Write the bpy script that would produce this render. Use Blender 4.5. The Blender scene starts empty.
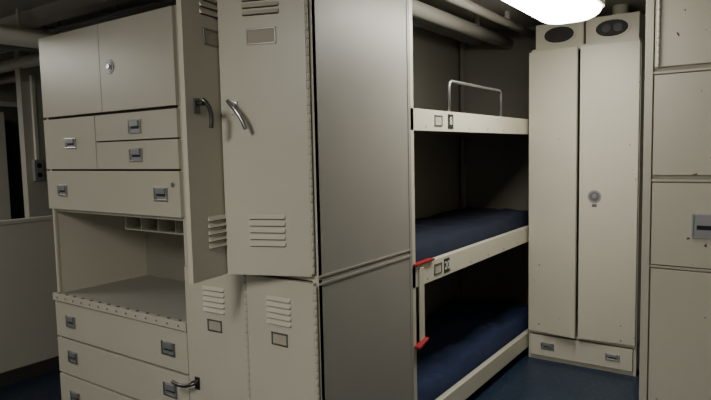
import bpy, bmesh, math, random
from mathutils import Matrix, Vector, noise
random.seed(4)
sc = bpy.context.scene

# ---------------------------------------------------------------- materials
def new_mat(name):
    m = bpy.data.materials.new(name); m.use_nodes = True
    nt = m.node_tree; b = nt.nodes['Principled BSDF']
    return m, nt, b

def paint(name, col, rough=0.45, var=0.10, scale=3.0, bump=0.04, chips=0.0, metal=0.0, chipcol=(0.10,0.05,0.025)):
    m, nt, b = new_mat(name)
    tc = nt.nodes.new('ShaderNodeTexCoord')
    n = nt.nodes.new('ShaderNodeTexNoise'); n.inputs['Scale'].default_value = scale; n.inputs['Detail'].default_value = 6
    nt.links.new(tc.outputs['Object'], n.inputs['Vector'])
    mix = nt.nodes.new('ShaderNodeMixRGB')
    d = tuple(c*(1-var) for c in col); l = tuple(min(1,c*(1+var)) for c in col)
    mix.inputs[1].default_value = (*d,1); mix.inputs[2].default_value = (*l,1)
    nt.links.new(n.outputs['Fac'], mix.inputs[0])
    out = mix.outputs[0]
    if chips > 0:
        n2 = nt.nodes.new('ShaderNodeTexNoise'); n2.inputs['Scale'].default_value = 26; n2.inputs['Detail'].default_value = 5
        nt.links.new(tc.outputs['Object'], n2.inputs['Vector'])
        r = nt.nodes.new('ShaderNodeValToRGB')
        r.color_ramp.elements[0].position = 0.735 - chips; r.color_ramp.elements[1].position = 0.75 - chips
        nt.links.new(n2.outputs['Fac'], r.inputs[0])
        mx = nt.nodes.new('ShaderNodeMixRGB'); mx.inputs[2].default_value = (*chipcol,1)
        nt.links.new(out, mx.inputs[1]); nt.links.new(r.outputs[0], mx.inputs[0]); out = mx.outputs[0]
    nt.links.new(out, b.inputs['Base Color'])
    b.inputs['Roughness'].default_value = rough; b.inputs['Metallic'].default_value = metal
    n3 = nt.nodes.new('ShaderNodeTexNoise'); n3.inputs['Scale'].default_value = 180; n3.inputs['Detail'].default_value = 2
    nt.links.new(tc.outputs['Object'], n3.inputs['Vector'])
    bp = nt.nodes.new('ShaderNodeBump'); bp.inputs['Strength'].default_value = bump; bp.inputs['Distance'].default_value = 0.01
    nt.links.new(n3.outputs['Fac'], bp.inputs['Height']); nt.links.new(bp.outputs[0], b.inputs['Normal'])
    return m

BEIGE  = paint('beige_enamel', (0.56,0.54,0.445), 0.36, 0.05)
BEIGE2 = paint('beige_enamel_chipped', (0.62,0.595,0.485), 0.38, 0.05, chips=0.012)
SHADEP  = paint('shaded_side_enamel', (0.30,0.287,0.255), 0.42, 0.07)  # locker enamel darkened: grazing light on its side put into the colour
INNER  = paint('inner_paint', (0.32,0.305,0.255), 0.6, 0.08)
WALLM  = paint('wall_paint', (0.36,0.345,0.30), 0.55, 0.08)
BUNKSHADE  = paint('bunk_shaded_paint', (0.22,0.205,0.17), 0.55, 0.1)  # wall paint darkened: shade inside the bunks put into the colour
CEILM  = paint('ceiling_paint', (0.40,0.385,0.345), 0.6, 0.12)
PIPEM  = paint('pipe_paint', (0.54,0.52,0.46), 0.5, 0.1)
CABLEM = paint('cable_jacket', (0.24,0.235,0.22), 0.55, 0.2)
DESKM  = paint('desk_linoleum', (0.38,0.37,0.335), 0.5, 0.08)
CHROME = paint('worn_chrome', (0.50,0.50,0.51), 0.3, 0.1, metal=1.0, bump=0.01)
HANDLE = paint('tarnished_steel', (0.16,0.16,0.16), 0.3, 0.2, metal=1.0, bump=0.02)
PLATE  = paint('brushed_plate', (0.36,0.37,0.40), 0.45, 0.1, metal=0.6, bump=0.01)
STEEL  = paint('dull_steel', (0.24,0.24,0.24), 0.4, 0.15, metal=0.8, bump=0.02)
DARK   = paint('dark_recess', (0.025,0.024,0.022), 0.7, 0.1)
DOORM  = paint('door_paint', (0.07,0.068,0.06), 0.6, 0.15)
BLACK  = paint('black_plate', (0.012,0.012,0.012), 0.4, 0.1)
WHITE  = paint('white_paint', (0.7,0.7,0.66), 0.5, 0.03)
RED    = paint('red_vinyl', (0.36,0.015,0.02), 0.5, 0.08)
NAVY   = paint('navy_blanket', (0.006,0.011,0.030), 0.92, 0.4, scale=14, bump=0.3)
NAVY2  = paint('navy_blanket_bluer', (0.012,0.024,0.075), 0.92, 0.4, scale=14, bump=0.3)  # lighter, bluer navy for the bottom mattress
CARD   = paint('paper_card', (0.42,0.39,0.31), 0.7, 0.1)
PARTM  = paint('partition_paint', (0.40,0.385,0.345), 0.5, 0.06)

def floor_mat():
    m, nt, b = new_mat('blue_floor_tile')
    tc = nt.nodes.new('ShaderNodeTexCoord')
    n = nt.nodes.new('ShaderNodeTexNoise'); n.inputs['Scale'].default_value = 40; n.inputs['Detail'].default_value = 8
    nt.links.new(tc.outputs['Object'], n.inputs['Vector'])
    br = nt.nodes.new('ShaderNodeTexBrick'); br.offset = 0; br.inputs['Scale'].default_value = 1
    br.inputs['Brick Width'].default_value = 0.3; br.inputs['Row Height'].default_value = 0.3; br.inputs['Mortar Size'].default_value = 0.002
    br.inputs['Color1'].default_value = (0.012,0.027,0.056,1); br.inputs['Color2'].default_value = (0.015,0.031,0.064,1); br.inputs['Mortar'].default_value = (0.006,0.01,0.02,1)
    nt.links.new(tc.outputs['Object'], br.inputs['Vector'])
    r = nt.nodes.new('ShaderNodeValToRGB'); r.color_ramp.elements[0].position = .56; r.color_ramp.elements[1].position = .68
    nt.links.new(n.outputs['Fac'], r.inputs[0])
    mx = nt.nodes.new('ShaderNodeMixRGB'); mx.inputs[2].default_value = (0.05,0.08,0.11,1)
    nt.links.new(r.outputs[0], mx.inputs[0]); nt.links.new(br.outputs['Color'], mx.inputs[1])
    nt.links.new(mx.outputs[0], b.inputs['Base Color']); b.inputs['Roughness'].default_value = 0.4
    return m
FLOORM = floor_mat()

def emis(name, strength, col=(1,0.96,0.87)):
    m, nt, b = new_mat(name)
    b.inputs['Base Color'].default_value = (0.9,0.9,0.85,1)
    b.inputs['Emission Color'].default_value = (*col,1); b.inputs['Emission Strength'].default_value = strength
    return m

# ---------------------------------------------------------------- mesh builder
class MB:
    def __init__(s): s.bm = bmesh.new(); s.mats = []; s.M = Matrix.Identity(4)
    def mi(s, m):
        if m not in s.mats: s.mats.append(m)
        return s.mats.index(m)
    def _add(s, verts, faces, mat, smooth=False):
        i = s.mi(mat); vs = [s.bm.verts.new(s.M @ Vector(v)) for v in verts]
        for f in faces:
            try:
                fc = s.bm.faces.new([vs[k] for k in f]); fc.material_index = i; fc.smooth = smooth
            except ValueError: pass
    def box(s, x0,x1,y0,y1,z0,z1, mat):
        v = [(x0,y0,z0),(x1,y0,z0),(x1,y1,z0),(x0,y1,z0),(x0,y0,z1),(x1,y0,z1),(x1,y1,z1),(x0,y1,z1)]
        s._add(v, [(3,2,1,0),(4,5,6,7),(0,1,5,4),(1,2,6,5),(2,3,7,6),(3,0,4,7)], mat)
    def cyl(s, p0, p1, r, mat, n=14, r2=None, smooth=True):
        p0 = Vector(p0); p1 = Vector(p1); d = (p1-p0).normalized()
        a = d.orthogonal().normalized(); b = d.cross(a); r2 = r if r2 is None else r2
        v = []
        for p, rr in ((p0,r),(p1,r2)):
            for k in range(n):
                t = 2*math.pi*k/n; v.append(p + a*math.cos(t)*rr + b*math.sin(t)*rr)
        i = s.mi(mat); vs = [s.bm.verts.new(s.M @ q) for q in v]
        for k in range(n):
            f = s.bm.faces.new([vs[k], vs[(k+1)%n], vs[n+(k+1)%n], vs[n+k]]); f.material_index = i; f.smooth = smooth
        f = s.bm.faces.new(vs[:n][::-1]); f.material_index = i
        f = s.bm.faces.new(vs[n:]); f.material_index = i
    def tube(s, pts, r, mat, n=10):
        pts = [Vector(p) for p in pts]; i = s.mi(mat); rings = []
        up = None
        for k, p in enumerate(pts):
            d = (pts[min(k+1,len(pts)-1)] - pts[max(k-1,0)]).normalized()
            if up is None: up = d.orthogonal().normalized()
            a = (up - d*up.dot(d)).normalized(); up = a; b = d.cross(a)
            rings.append([s.bm.verts.new(s.M @ (p + a*math.cos(2*math.pi*q/n)*r + b*math.sin(2*math.pi*q/n)*r)) for q in range(n)])
        for k in range(len(rings)-1):
            for q in range(n):
                f = s.bm.faces.new([rings[k][q], rings[k][(q+1)%n], rings[k+1][(q+1)%n], rings[k+1][q]]); f.material_index = i; f.smooth = True
        f = s.bm.faces.new(rings[0][::-1]); f.material_index = i
        f = s.bm.faces.new(rings[-1]); f.material_index = i
    def finish(s, name, bevel=0.002, parent=None):
        bmesh.ops.recalc_face_normals(s.bm, faces=s.bm.faces)
        me = bpy.data.meshes.new(name); s.bm.to_mesh(me); s.bm.free()
        for m in s.mats: me.materials.append(m)
        ob = bpy.data.objects.new(name, me); sc.collection.objects.link(ob)
        if bevel:
            md = ob.modifiers.new('bevel','BEVEL'); md.width = bevel; md.segments = 2; md.limit_method = 'ANGLE'; md.angle_limit = math.radians(50)
        if parent: ob.parent = parent
        return ob

# --- hardware. all drawn for a front face lying in local plane y=0 looking towards -y
def pull(b, x, z, w=0.10, h=0.05, mat=None):     # recessed drawer pull
    mat = mat or CHROME
    t = 0.008
    b.box(x-w/2,x+w/2,-0.006,0.0,z+h/2-t,z+h/2,mat); b.box(x-w/2,x+w/2,-0.006,0.0,z-h/2,z-h/2+t,mat)
    b.box(x-w/2,x-w/2+t,-0.006,0.0,z-h/2+t,z+h/2-t,mat); b.box(x+w/2-t,x+w/2,-0.006,0.0,z-h/2+t,z+h/2-t,mat)
    b.box(x-w/2+t,x+w/2-t,-0.002,0.0,z-h/2+t,z+h/2-t,PLATE)
    b.box(x-w/2+t*2,x+w/2-t*2,-0.010,-0.001,z+h*0.02,z+h/2-t*0.5,PLATE)
    b.box(x-w/2+t*2.4,x+w/2-t*2.4,-0.0035,-0.001,z-h*0.16,z+h*0.02,DARK)
def card(b, x, z, w=0.085, h=0.042, mat=None):
    mat = mat or STEEL
    t=0.006
    b.box(x-w/2,x+w/2,-0.004,0,z-h/2,z-h/2+t,mat); b.box(x-w/2,x+w/2,-0.004,0,z+h/2-t,z+h/2,mat)
    b.box(x-w/2,x-w/2+t,-0.004,0,z-h/2,z+h/2,mat); b.box(x+w/2-t,x+w/2,-0.004,0,z-h/2,z+h/2,mat)
    b.box(x-w/2+t,x+w/2-t,-0.0015,0,z-h/2+t,z+h/2-t,CARD)
def louvre(b, x, z0, n=5, w=0.15, dz=0.026, mat=None):
    mat = mat or BEIGE
    for k in range(n):
        z = z0 + k*dz
        v = [(x-w/2,0,z),(x+w/2,0,z),(x-w/2+.004,-0.010,z),(x+w/2-.004,-0.010,z),(x-w/2,0,z+dz*0.62),(x+w/2,0,z+dz*0.62)]
        b._add(v, [(0,2,3,1),(2,4,5,3),(0,4,2),(1,3,5)], mat)
        b.box(x-w/2+.004,x+w/2-.004,-0.0012,0,z-0.004,z,DARK)
def lever(b, x, z, ang=35, mat=None, L=1.0):
    mat = mat or CHROME
    b.box(x-0.014,x+0.014,-0.006,0,z-0.025,z+0.03,mat)
    b.cyl((x,0,z+0.012),(x,-0.035,z+0.012),0.010,mat)
    s0=math.sin(math.radians(ang)); c0=math.cos(math.radians(ang)); zc=z+0.012
    def q(r,d,k=0): return (x+s0*r*L+c0*k, d, zc-c0*r*L+s0*k)
    b.tube([q(-0.016,-0.033),q(0.0,-0.044,.003),q(0.025,-0.050,.006),q(0.06,-0.051,.004),q(0.09,-0.049,-.002),q(0.115,-0.047,-.012)],0.0085,mat)
def roundlatch(b, x, z, r=0.032):
    b.cyl((x,0,z),(x,-0.004,z),r,PLATE,28)
    b.cyl((x,-0.004,z),(x,-0.006,z),r*0.74,STEEL,28)
    b.cyl((x,-0.005,z),(x,-0.012,z),r*0.34,CHROME,18)
def hinge(b, x, y, z0, z1, r=0.0065, mat=None):
    mat = mat or BEIGE
    z = z0
    while z < z1-0.02:
        b.cyl((x,y,z),(x,y,z+0.028),r,mat,8); b.cyl((x,y,z+0.028),(x,y,z+0.030),r*0.8,STEEL,8); z += 0.030
def doorleaf(b, x0, x1, z0, z1, t=0.022, mat=None, inner=None):
    mat = mat or BEIGE; inner = inner or mat
    b.box(x0,x1,-t,-t+0.004,z0,z1,mat)
    b.box(x0,x0+0.012,-t+0.004,0,z0,z1,inner); b.box(x1-0.012,x1,-t+0.004,0,z0,z1,inner)
    b.box(x0+0.012,x1-0.012,-t+0.004,0,z0,z0+0.012,inner); b.box(x0+0.012,x1-0.012,-t+0.004,0,z1-0.012,z1,inner)

T = Matrix.Translation
def R(deg): return Matrix.Rotation(math.radians(deg),4,'Z')

CH = 2.44
XL, XR, YF, YB = -6.6, 1.4, -1.8, 4.75
# ---------------------------------------------------------------- room shell
def slab(name, x0,x1,y0,y1,z0,z1,mat):
    b = MB(); b.box(x0,x1,y0,y1,z0,z1,mat); return b.finish(name, 0)
slab('floor', XL-.1,XR+.1,YF-.1,YB+.1,-0.1,0,FLOORM)
slab('ceiling', XL-.1,XR+.1,YF-.1,YB+.1,CH,CH+.1,CEILM)
slab('wall_left', XL-.1,XL,YF,YB,0,CH,WALLM)
slab('wall_right', XR,XR+.1,YF,YB,0,CH,WALLM)
slab('wall_back', XL,XR,YB,YB+.1,0,CH,WALLM)
slab('wall_front', XL,XR,YF-.1,YF,0,CH,WALLM)
slab('wall_bunk_partition', -2.20,-2.15,2.46,YB,0,CH,BUNKSHADE)
slab('wall_bunk_end', -2.15,-1.385,4.64,4.68,0,CH,BUNKSHADE)
b = MB()
b.box(-4.16,-4.12,YF,3.1,0,1.07,PARTM); b.box(-4.175,-4.105,YF,3.1,1.07,1.095,PARTM)
b.finish('wall_low_divider', 0.003)
b = MB(); b.box(-4.12,-4.10,YF,3.1,0,0.09,DARK); b.finish('baseboard_divider',0)
b = MB(); b.box(XL,XL+0.02,YF,YB,0,0.1,DARK); b.finish('baseboard_left',0)

# ---------------------------------------------------------------- lockers
LX0, LX1, LY0, LY1 = -2.125, -1.38, 1.71, 2.42
MID = (LX0+LX1)/2
b = MB()
TOP = 2.38; SEAM = 1.022
b.box(LX1-0.006,LX1,LY0,LY1,0.06,SEAM-0.004,SHADEP); b.box(LX1-0.006,LX1,LY0,LY1,SEAM+0.004,TOP,SHADEP)
b.box(LX0,LX0+0.006,LY0,LY1,0.06,TOP,BEIGE)
b.box(MID-0.008,MID+0.008,LY0,LY1-.01,0.06,TOP,BEIGE)
b.box(LX0,LX1-.006,LY1-0.006,LY1,0.06,TOP,SHADEP)
b.box(LX0,LX1,LY0,LY1,TOP,TOP+.006,BEIGE)
b.box(LX0,LX1-0.006,LY0,LY1,SEAM-0.010,SEAM+0.010,BEIGE)
b.box(LX0,LX1-.006,LY0,LY1,0.06,0.08,BEIGE)
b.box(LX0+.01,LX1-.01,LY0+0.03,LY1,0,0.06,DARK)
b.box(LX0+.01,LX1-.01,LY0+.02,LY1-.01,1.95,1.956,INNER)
for xx in (LX0, MID-0.014, LX1-0.028): b.box(xx,xx+0.028,LY0-0.001,LY0+0.02,0.06,TOP,BEIGE)
b.box(LX1-0.002,LX1+0.004,LY0,LY1,SEAM+0.004,SEAM+0.012,SHADEP); b.box(LX1-0.002,LX1+0.004,LY0,LY1,SEAM-0.026,SEAM-0.016,SHADEP)
b.box(LX1-0.002,LX1+0.003,LY1-0.02,LY1,0.06,TOP,SHADEP)
b.cyl((LX0+.01,2.05,1.9),(LX1-.01,2.05,1.9),0.010,STEEL)
W = 0.345
def leaf(hx, z0, z1, ang, upper, w=W, la=35, lz=0.5, hm=None, L=1.0):
    b.M = T((hx, LY0-0.002, 0)) @ R(ang)
    doorleaf(b,-w,0,z0,z1,mat=BEIGE)
    hinge(b,0.004,-0.016,z0+.01,z1-.01)
    b.M = b.M @ T((0,-0.022,0)); c = -w/2
    if upper:
        louvre(b,c,z0+0.115,5); louvre(b,c,2.015,5)
        card(b,c,1.935,0.12,0.06); lever(b,-w+0.055,1.675,la,hm,L)
    else:
        louvre(b,c,0.825,5,0.13,0.024); card(b,c,0.765,0.085,0.052); lever(b,-w+0.055,lz,la,hm,L)
    b.M = Matrix.Identity(4)
leaf(LX1-0.022, SEAM+0.012, TOP-0.02, 21, True, la=40)
leaf(MID-0.012, SEAM+0.012, TOP-0.02, 98, True, 0.335, 20, hm=HANDLE, L=.8)
leaf(LX1-0.010, 0.09, SEAM-0.014, 0, False, 0.352, 20, 0.40, HANDLE)
leaf(MID-0.006, 0.09, SEAM-0.014, 3, False, 0.352, -80, 0.485, HANDLE)
b.finish('double_tier_locker', 0.0015)

# ---------------------------------------------------------------- secretary dresser
DX0, DX1, DY0, DY1 = -3.28, -2.135, 1.71, 2.30
b = MB(); DT = 2.155
b.box(DX0,DX0+0.012,DY0,DY1,0.05,DT,BEIGE); b.box(DX1-0.012,DX1,DY0,DY1,0.05,DT,BEIGE)
b.box(DX0,DX1,DY1-0.01,DY1,0.05,DT,INNER); b.box(DX0,DX1,DY0,DY1,DT-0.012,DT,BEIGE)
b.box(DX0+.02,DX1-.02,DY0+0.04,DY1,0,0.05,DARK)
b.box(DX0+.012,DX1-.012,DY0+0.004,DY1-.01,1.205,1.225,BEIGE)
b.box(DX0+.012,DX1-.012,DY0-0.012,DY1-.01,0.715,0.735,DESKM)
b.box(DX0+.0,DX1-.0,DY0-0.03,DY0-0.008,0.705,0.745,BEIGE)
for k in range(14):
    xx = DX0+0.05+k*(DX1-DX0-0.1)/13; b.cyl((xx,DY0-0.02,0.745),(xx,DY0-0.02,0.750),0.008,STEEL,8); b.cyl((xx,DY0-0.03,0.725),(xx,DY0-0.033,0.725),0.005,STEEL,8)
b.box(DX0+.012,DX1-.012,DY0+0.003,DY1-.01,0.69,0.712,BEIGE)
for xx in (DX0,DX1-0.02): b.box(xx,xx+0.02,DY0-0.001,DY0+0.012,0.05,DT,BEIGE)
for zz in (1.715,1.435,0.495,0.285,): b.box(DX0,DX1,DY0,DY0+0.01,zz-0.012,zz+0.012,DARK)
px0 = DX0+0.42; px1 = DX1-0.014
b.box(px0,px1,1.88,DY1-.01,1.105,1.112,BEIGE)
b.box(px0,px1,DY1-.02,DY1-.011,1.112,1.205,DARK)
for k in range(6):
    xx = px0+k*(px1-px0)/5; xx=min(xx,px1-.006); b.box(xx,xx+0.006,1.88,DY1-.02,1.112,1.205,BEIGE)
def front(x0,x1,z0,z1,t=0.02):
    b.M = T((0,DY0-0.001,0)); b.box(x0,x1,-t,0,z0,z1,BEIGE); b.M = T((0,DY0-0.001-t,0))
g = 0.006
cx = DX0+0.50
mx = (DX0+DX1)/2
front(DX0+g,mx-0.002,1.722,DT-g); front(mx+0.002,DX1-g,1.722,DT-g); roundlatch(b,mx+0.085,1.935,0.034)
front(DX0+g,cx-0.004,1.44,1.708); pull(b,(DX0+cx)/2+0.02,1.575,0.10,0.055)
front(cx+0.004,DX1-g,1.58,1.708); pull(b,(cx+DX1)/2+0.01,1.640,0.10,0.065)
front(cx+0.004,DX1-g,1.44,1.573); pull(b,(cx+DX1)/2+0.01,1.507,0.10,0.065)
front(DX0+g,DX1-g,1.222,1.430)
pull(b,DX0+0.16,1.325,0.09,0.06); pull(b,DX1-0.14,1.325,0.10,0.065)
b.cyl((DX1-0.05,0,1.37),(DX1-0.05,-0.006,1.37),0.012,CHROME)
front(DX0+g,DX1-g,0.502,0.698)
pull(b,DX0+0.16,0.60,0.09,0.065); pull(b,DX1-0.14,0.60,0.10,0.065)
front(DX0+g,DX1-g,0.292,0.490)
pull(b,DX0+0.16,0.40,0.09,0.065); pull(b,DX1-0.14,0.40,0.10,0.065)
front(DX0+g,DX1-g,0.06,0.280)
pull(b,DX0+0.16,0.17,0.09,0.065); pull(b,DX1-0.14,0.17,0.10,0.065)
b.M = Matrix.Identity(4)
b.finish('secretary_dresser', 0.002)

# ---------------------------------------------------------------- bunks
BX0, BX1, BY0, BY1 = -2.12, -1.385, 2.435, 4.60
bunk = bpy.data.objects.new('three_tier_bunk_bed', None); sc.collection.objects.link(bunk)
b = MB()
tiers = (0.172, 0.94, 1.70)
for zt in tiers:
    b.box(BX1-0.02,BX1,BY0,BY1,zt-0.105,zt,BEIGE2); b.box(BX1-0.045,BX1-0.02,BY0,BY1,zt-0.105,zt-0.098,BEIGE)
    b.box(BX1-0.035,BX1-0.02,BY0,BY1,zt-0.006,zt,BEIGE)
    b.box(BX0,BX0+0.02,BY0,BY1,zt-0.105,zt,BUNKSHADE)
    b.box(BX0,BX1,BY0,BY0+0.02,zt-0.105,zt,BEIGE); b.box(BX0,BX1,BY1-0.02,BY1,zt-0.105,zt,BUNKSHADE)
    b.box(BX0+.02,BX1-.02,BY0+.02,BY1-.02,zt-0.075,zt-0.065,BUNKSHADE)
    for k in range(8):
        y = BY0+0.15+k*0.26
        if zt>0.3: b.cyl((BX1,y,zt-0.085),(BX1+0.002,y,zt-0.085),0.005,STEEL,8)
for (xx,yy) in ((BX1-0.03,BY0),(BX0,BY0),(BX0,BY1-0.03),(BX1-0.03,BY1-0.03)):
    b.box(xx,xx+0.03,yy,yy+0.03,0,CH,BEIGE if xx>BX0 and yy<3 else BUNKSHADE)
b.finish('bunk_frame',0.003,bunk)
def mattress(name, zt, seed, amp, h=0.11, mat=NAVY):
    nx, ny = 30, 70; x0,x1,y0,y1 = BX0+.03,BX1-.045,BY0+.04,BY1-.04
    bm = bmesh.new(); zb = zt-0.064
    grid = []
    for i in range(nx+1):
        row=[]
        for j in range(ny+1):
            u=i/nx; v=j/ny; x=x0+(x1-x0)*u; y=y0+(y1-y0)*v
            e = min(u,1-u)*(x1-x0); e2=min(v,1-v)*(y1-y0); ee=min(e,e2)
            prof = math.sqrt(max(0,1-(1-min(1,ee/0.06))**2))
            z = zb + 0.006 + h*prof + (noise.noise(Vector((x*4,y*2.5,seed)))*amp + abs(noise.noise(Vector((x*9+y*4,y*5-x*3,seed+3))))*amp*0.9)*prof
            row.append(bm.verts.new((x,y,z)))
        grid.append(row)
    for i in range(nx):
        for j in range(ny):
            f=bm.faces.new((grid[i][j],grid[i+1][j],grid[i+1][j+1],grid[i][j+1])); f.smooth=True
    bd = [grid[i][0] for i in range(nx+1)]+[grid[nx][j] for j in range(1,ny+1)]+[grid[i][ny] for i in range(nx-1,-1,-1)]+[grid[0][j] for j in range(ny-1,0,-1)]
    lo = [bm.verts.new((v.co.x,v.co.y,zb)) for v in bd]
    for k in range(len(bd)):
        bm.faces.new((bd[k],lo[k],lo[(k+1)%len(bd)],bd[(k+1)%len(bd)]))
    bm.faces.new(lo)
    bmesh.ops.recalc_face_normals(bm, faces=bm.faces)
    me=bpy.data.meshes.new(name); bm.to_mesh(me); bm.free(); me.materials.append(mat)
    ob=bpy.data.objects.new(name,me); sc.collection.objects.link(ob); ob.parent=bunk
for k,zt in enumerate(tiers): mattress('mattress_%d'%(k+1), zt, k*7.3, (0.05,0.022,0.003)[k], (0.13,0.13,0.045)[k], NAVY2 if k==0 else NAVY)
b = MB(); xg=BX1-0.012
b.tube([(xg,2.87,1.66),(xg,2.87,1.83),(xg,2.875,1.852),(xg,2.895,1.862),(xg,3.2,1.862),(xg,3.58,1.862),(xg,3.60,1.852),(xg,3.605,1.83),(xg,3.605,1.66)],0.009,STEEL)
b.finish('guard_rail',0,bunk)
b = MB(); b.M = T((BX1,0,0)) @ R(90)
for (y1,y2,zt) in ((2.72,2.86,1.70),(2.70,2.80,0.94)):
    card(b,y1,zt-0.052,0.085,0.055); b.box(y2-0.03,y2+0.03,-0.003,0,zt-0.09,zt-0.014,BLACK)
b.finish('number_plates',0,bunk)
for txt,y,z in (('8',2.86,1.648),('20',2.80,0.888)):
    cu=bpy.data.curves.new('bunk_number_'+txt,'FONT'); cu.body=txt; cu.size=0.06; cu.align_x='CENTER'; cu.align_y='CENTER'; cu.extrude=0.0005
    o=bpy.data.objects.new('bunk_number_'+txt,cu); sc.collection.objects.link(o); o.data.materials.append(WHITE)
    o.matrix_world = T((BX1+0.0040,y,z)) @ Matrix.Rotation(math.radians(90),4,'Z') @ Matrix.Rotation(math.radians(90),4,'X'); o.parent=bunk
b = MB()
b.box(BX1+0.001,BX1+0.010,2.49,2.535,0.56,0.93,BEIGE)
b.box(BX1+0.001,BX1+0.014,2.44,2.64,0.944,0.954,RED)
b.box(BX1-0.02,BX1+0.014,2.44,2.64,0.942,0.952,RED)
b.M=T((BX1+0.001,2.49,0.555))@Matrix.Rotation(math.radians(14),4,'X')
b.box(0,0.03,-0.05,0.05,-0.007,0.007,RED)
b.M=Matrix.Identity(4)
b.finish('climbing_step',0.003,bunk)

# ---------------------------------------------------------------- wardrobe
WX0, WX1, WY0, WY1 = -1.372, -0.665, 4.08, 4.70
b = MB(); WT=2.17
b.box(WX0,WX0+.01,WY0,WY1,0.0,WT,BEIGE); b.box(WX1-.01,WX1,WY0,WY1,0.0,WT,BEIGE)
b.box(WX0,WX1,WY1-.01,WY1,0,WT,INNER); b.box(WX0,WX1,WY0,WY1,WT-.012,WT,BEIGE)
b.box(WX0,WX1,WY0,WY1,0.0,0.03,BEIGE); b.box(WX0,WX1,WY0,WY1,0.185,0.205,BEIGE)
for xx in (WX0,WX1-.018): b.box(xx,xx+.018,WY0-.001,WY0+.012,0,WT,BEIGE)
b.box(WX0,WX1,WY0-.001,WY0+.012,WT-.03,WT,BEIGE)
wm=(WX0+WX1)/2
b.M=T((WX0+.008,WY0-.002,0))@R(-8); doorleaf(b,0,0.333,0.21,WT-.02,mat=BEIGE2)
b.M=T((WX1-.008,WY0-.002,0))@R(4); doorleaf(b,-0.350,0,0.21,WT-.02,mat=BEIGE2)
b.M=b.M@T((0,-.022,0)); roundlatch(b,-0.255,1.175,0.042); b.box(-.27,-.24,-.003,0,1.105,1.125,STEEL)
b.M=T((0,WY0-.002,0)); b.box(WX0+.02,WX1-.02,-.018,0,0.035,0.18,BEIGE2)
b.M=T((0,WY0-.020,0)); pull(b,WX0+.14,0.11,0.09,0.045); pull(b,WX1-.14,0.11,0.09,0.045)
b.M=Matrix.Identity(4)
b.finish('steel_wardrobe',0.002)

def ventbox(x0,x1,name):
    b=MB(); z0,z1,y0,y1=WT+.002,2.335,4.10,4.65
    b.box(x0,x1,y0,y1,z0,z1,BEIGE)
    cx=(x0+x1)/2; cz=(z0+z1)/2; N=20
    def el(w,h,yy): return [(cx+w*math.copysign(abs(math.cos(2*math.pi*k/N))**.9,math.cos(2*math.pi*k/N)),yy,cz+h*math.sin(2*math.pi*k/N)) for k in range(N)]
    for w,h,yy,m in ((.112,.064,y0-.006,BEIGE),(.098,.052,y0-.008,DARK)):
        b._add(el(w,h,yy)+el(w,h,y0),[tuple(range(N))]+[(k,(k+1)%N,N+(k+1)%N,N+k) for k in range(N)],m)
    for s in (-1,1): b.cyl((cx+s*.035,y0-.008,cz),(cx+s*.035,y0-.010,cz),.028,BLACK,20)
    b.cyl((cx,4.35,z1),(cx,4.35,CH),.05,BEIGE)
    return b.finish(name,0.003)
ventbox(-1.335,-1.02,'ventilation_box'); ventbox(-1.005,-0.685,'ventilation_box.001')

# ---------------------------------------------------------------- right personal-locker stack
CX0,CX1,CY0,CY1=-0.452,0.30,2.86,3.50
b=MB()
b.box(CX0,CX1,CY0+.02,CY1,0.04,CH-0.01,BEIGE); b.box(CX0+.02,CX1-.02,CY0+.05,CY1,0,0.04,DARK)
b.box(CX0,CX0+.032,CY0-.004,CY0+.02,0.04,CH-0.01,BEIGE); b.box(CX1-.032,CX1,CY0-.004,CY0+.02,0.04,CH-0.01,BEIGE)
zs=[(0.05,0.955,'p'),(0.975,1.335,'d'),(1.37,1.800,'n'),(1.835,2.40,'h')]
for z0,z1,k in zs:
    b.M=T((0,CY0+.02,0)); b.box(CX0+.038,CX1-.038,-.022,0,z0,z1,BEIGE2)
    b.M=T((0,CY0-.002,0))
    if k=='d': pull(b,-0.19,1.155,0.14,0.105)
    if k=='h': hinge(b,CX0+.052,-.003,z0,z1)
    if k=='p': pull(b,0.1,(z0+z1)/2,0.10,0.06)
    b.M=Matrix.Identity(4)
    b.box(CX0+.032,CX1-.032,CY0+.000,CY0+.02,z1+.006,z1+.016,BEIGE)
b.finish('personal_locker_stack',0.003)

# ---------------------------------------------------------------- ceiling fixtures
def lamp(name,cx,y0,y1,w,mat,hh=0.06,cr=0.09):
    b=MB(); ztop=CH; n=8
    b.M = T((cx,(y0+y1)/2,0))
    h=(y1-y0)/2; r=w/2; pts=[]
    for (sx,sy,a0) in ((1,1,0),(-1,1,90),(-1,-1,180),(1,-1,270)):
        for k in range(n+1):
            t=math.radians(a0+90*k/n); pts.append((sx*(r-cr)+cr*math.cos(t), sy*(h-cr)+cr*math.sin(t)))
    N=len(pts)
    def ring(off,z):
        return [(x*(1-off/r), y*(1-off/h), z) for (x,y) in pts]
    v=ring(-.012,ztop)+ring(-.012,ztop-hh)+ring(0.02,ztop-hh)
    b._add(v,[(k,(k+1)%N,N+(k+1)%N,N+k) for k in range(N)]+[(N+k,N+(k+1)%N,2*N+(k+1)%N,2*N+k) for k in range(N)]+[tuple(range(N))],PIPEM,False)
    zz=ztop-hh; v=[];K=6; dep=0.07
    for q in range(K+1):
        a=q/K*math.pi/2; v+=ring(0.10*(1-math.cos(a)),zz-dep*math.sin(a))
    f=[]
    for q in range(K):
        for k in range(N): f.append((q*N+k,q*N+(k+1)%N,(q+1)*N+(k+1)%N,(q+1)*N+k))
    f.append(tuple(range(K*N,K*N+N)))
    b._add(v,f,mat,True); b.M=Matrix.Identity(4)
    return b.finish(name,0)
lamp('ceiling_light',-0.925,2.30,3.50,0.34,emis('lens_bright',20),0.185)
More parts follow.
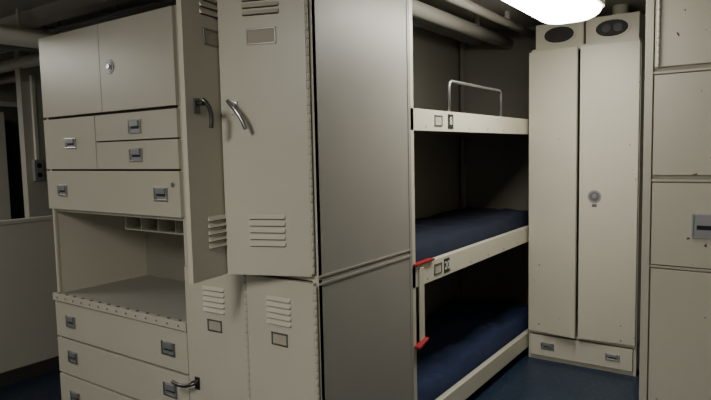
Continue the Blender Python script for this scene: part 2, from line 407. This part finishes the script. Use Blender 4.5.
lamp('ceiling_light.001',-1.1,-1.3,-0.1,0.32,emis('lens_aisle',46))
lamp('left_fill_light',-5.0,0.0,1.2,0.32,emis('lens_left_fill',24))  # unseen lamp, added to brighten the left background

def beam(name,y,x1):
    b=MB(); b.box(XL,x1,y-.006,y+.006,CH-.09,CH,CEILM); b.box(XL,x1,y-.05,y+.05,CH-.098,CH-.09,CEILM); b.finish(name,0.002)
beam('ceiling_beam',0.8,XR); beam('ceiling_beam.001',1.95,-2.2); beam('ceiling_beam.002',3.3,-2.22)
def pipe(name,pts,r,mat=PIPEM):
    b=MB(); b.tube(pts,r,mat,14)
    for p,q in zip(pts[:-1],pts[1:]):
        m=(Vector(p)+Vector(q))/2; b.box(m.x-.012,m.x+.012,m.y-.012,m.y+.012,m.z,CH,mat)
    return b.finish(name,0)
pipe('ceiling_pipe',[(-1.50,2.5,2.36),(-1.50,3.4,2.36),(-1.50,4.6,2.36)],0.028)
pipe('ceiling_pipe.001',[(-1.72,2.5,2.33),(-1.72,3.4,2.33),(-1.72,4.6,2.33)],0.045)
pipe('ceiling_pipe.002',[(-1.28,2.5,2.37),(-1.28,3.3,2.37),(-1.28,4.6,2.37)],0.02)
pipe('ceiling_pipe.003',[(-6.5,2.5,2.30),(-4.5,2.5,2.30),(-2.3,2.5,2.30)],0.05)
pipe('ceiling_pipe.004',[(-6.5,2.75,2.25),(-4.5,2.75,2.25),(-2.3,2.75,2.25)],0.035)
pipe('ceiling_pipe.005',[(-6.5,1.3,2.34),(-4.5,1.3,2.34),(-2.3,1.3,2.34)],0.035)
pipe('ceiling_pipe.006',[(-3.9,1.0,2.27),(-3.9,2.8,2.27),(-3.9,4.5,2.27)],0.06)
# cable bundles with straps
def cables(name, p0, p1, n, mat=CABLEM):
    b=MB(); p0=Vector(p0); p1=Vector(p1); d=(p1-p0); s=Vector((-d.y,d.x,0)).normalized()
    for k in range(n):
        off=(k-(n-1)/2)*0.032; r=random.uniform(.009,.015)
        pts=[]
        for j in range(15):
            t=j/14; pts.append(p0+d*t+s*(off+random.uniform(-.004,.004))+Vector((0,0,-0.012*math.sin(t*math.pi*5)**2+random.uniform(-.003,.003))))
        b.tube(pts,r,mat,8)
    for j in range(6):
        c=p0+d*((j+.5)/6); w=n*.016+.02
        ax=s*w; e=d.normalized()*.012
        v=[c+ax*a+e*f+Vector((0,0,z)) for z in (.016,.022) for a,f in ((-1,-1),(1,-1),(1,1),(-1,1))]
        b._add([tuple(q) for q in v],[(3,2,1,0),(4,5,6,7),(0,1,5,4),(1,2,6,5),(2,3,7,6),(3,0,4,7)],STEEL)
        b.cyl(c+Vector((0,0,.02)),(c.x,c.y,CH),.006,STEEL,8)
    return b.finish(name,0)
cables('cable_bundle',(-6.4,2.22,2.36),(-2.3,2.22,2.36),6)
cables('cable_bundle.001',(-1.93,2.5,2.36),(-1.93,4.6,2.36),5)
cables('cable_bundle.002',(-4.6,0.9,2.33),(-4.6,4.6,2.33),5)

# ---------------------------------------------------------------- left background
def backlocker(name,x0,x1,y0,y1,t):
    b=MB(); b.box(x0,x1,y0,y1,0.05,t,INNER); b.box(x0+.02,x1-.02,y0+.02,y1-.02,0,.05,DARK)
    n=max(1,round((y1-y0)/.38)); w=(y1-y0)/n
    b.M=T((x1,y0,0))@R(90)
    for k in range(n):
        b.box(k*w+.006,(k+1)*w-.006,-.018,0,.08,t-.02,WALLM)
        b.M=b.M@T((0,-.018,0)); louvre(b,k*w+w/2,t-.3,6,.16,.026,WALLM); louvre(b,k*w+w/2,.2,5,.16,.026,WALLM); lever(b,k*w+.05,1.2); b.M=T((x1,y0,0))@R(90)
    b.M=Matrix.Identity(4)
    return b.finish(name,0.002)
backlocker('tall_locker',-6.55,-6.0,0.5,2.72,1.95)
b=MB(); b.box(XL+.022,XL+.05,2.90,3.60,0.0,2.05,DOORM); b.cyl((XL+.05,3.0,1.0),(XL+.10,3.0,1.0),.02,STEEL)
for y in (2.85,3.60): b.box(XL+.022,XL+.07,y,y+.05,0,2.1,PIPEM)
b.box(XL+.022,XL+.07,2.90,3.60,2.05,2.1,PIPEM)
b.finish('door_1',0.003)
b=MB(); b.box(-5.2,-5.12,2.47,3.0,0,CH,WALLM); b.finish('wall_stub',0.002)
b=MB(); b.box(-5.12,-5.08,2.52,2.60,1.31,1.49,PLATE); b.cyl((-5.08,2.56,1.44),(-5.074,2.56,1.44),.022,BLACK); b.cyl((-5.08,2.56,1.36),(-5.074,2.56,1.36),.022,BLACK)
b.box(-5.12,-5.09,2.545,2.575,1.49,2.2,PIPEM)
b.finish('electrical_outlet_box',0.003)

# ---------------------------------------------------------------- world, camera
w=bpy.data.worlds.new('world'); sc.world=w; w.use_nodes=True
w.node_tree.nodes['Background'].inputs[0].default_value=(0.5,0.5,0.5,1); w.node_tree.nodes['Background'].inputs[1].default_value=0.1
cam=bpy.data.cameras.new('camera'); co=bpy.data.objects.new('camera',cam); sc.collection.objects.link(co)
cam.sensor_width=36; cam.lens=588/711*36; cam.clip_start=0.02
co.matrix_world=T((0,0,1.5))@R(35.1)@Matrix.Rotation(math.radians(90-4.7),4,'X')@Matrix.Rotation(math.radians(-1.24),4,'Z')
sc.camera=co
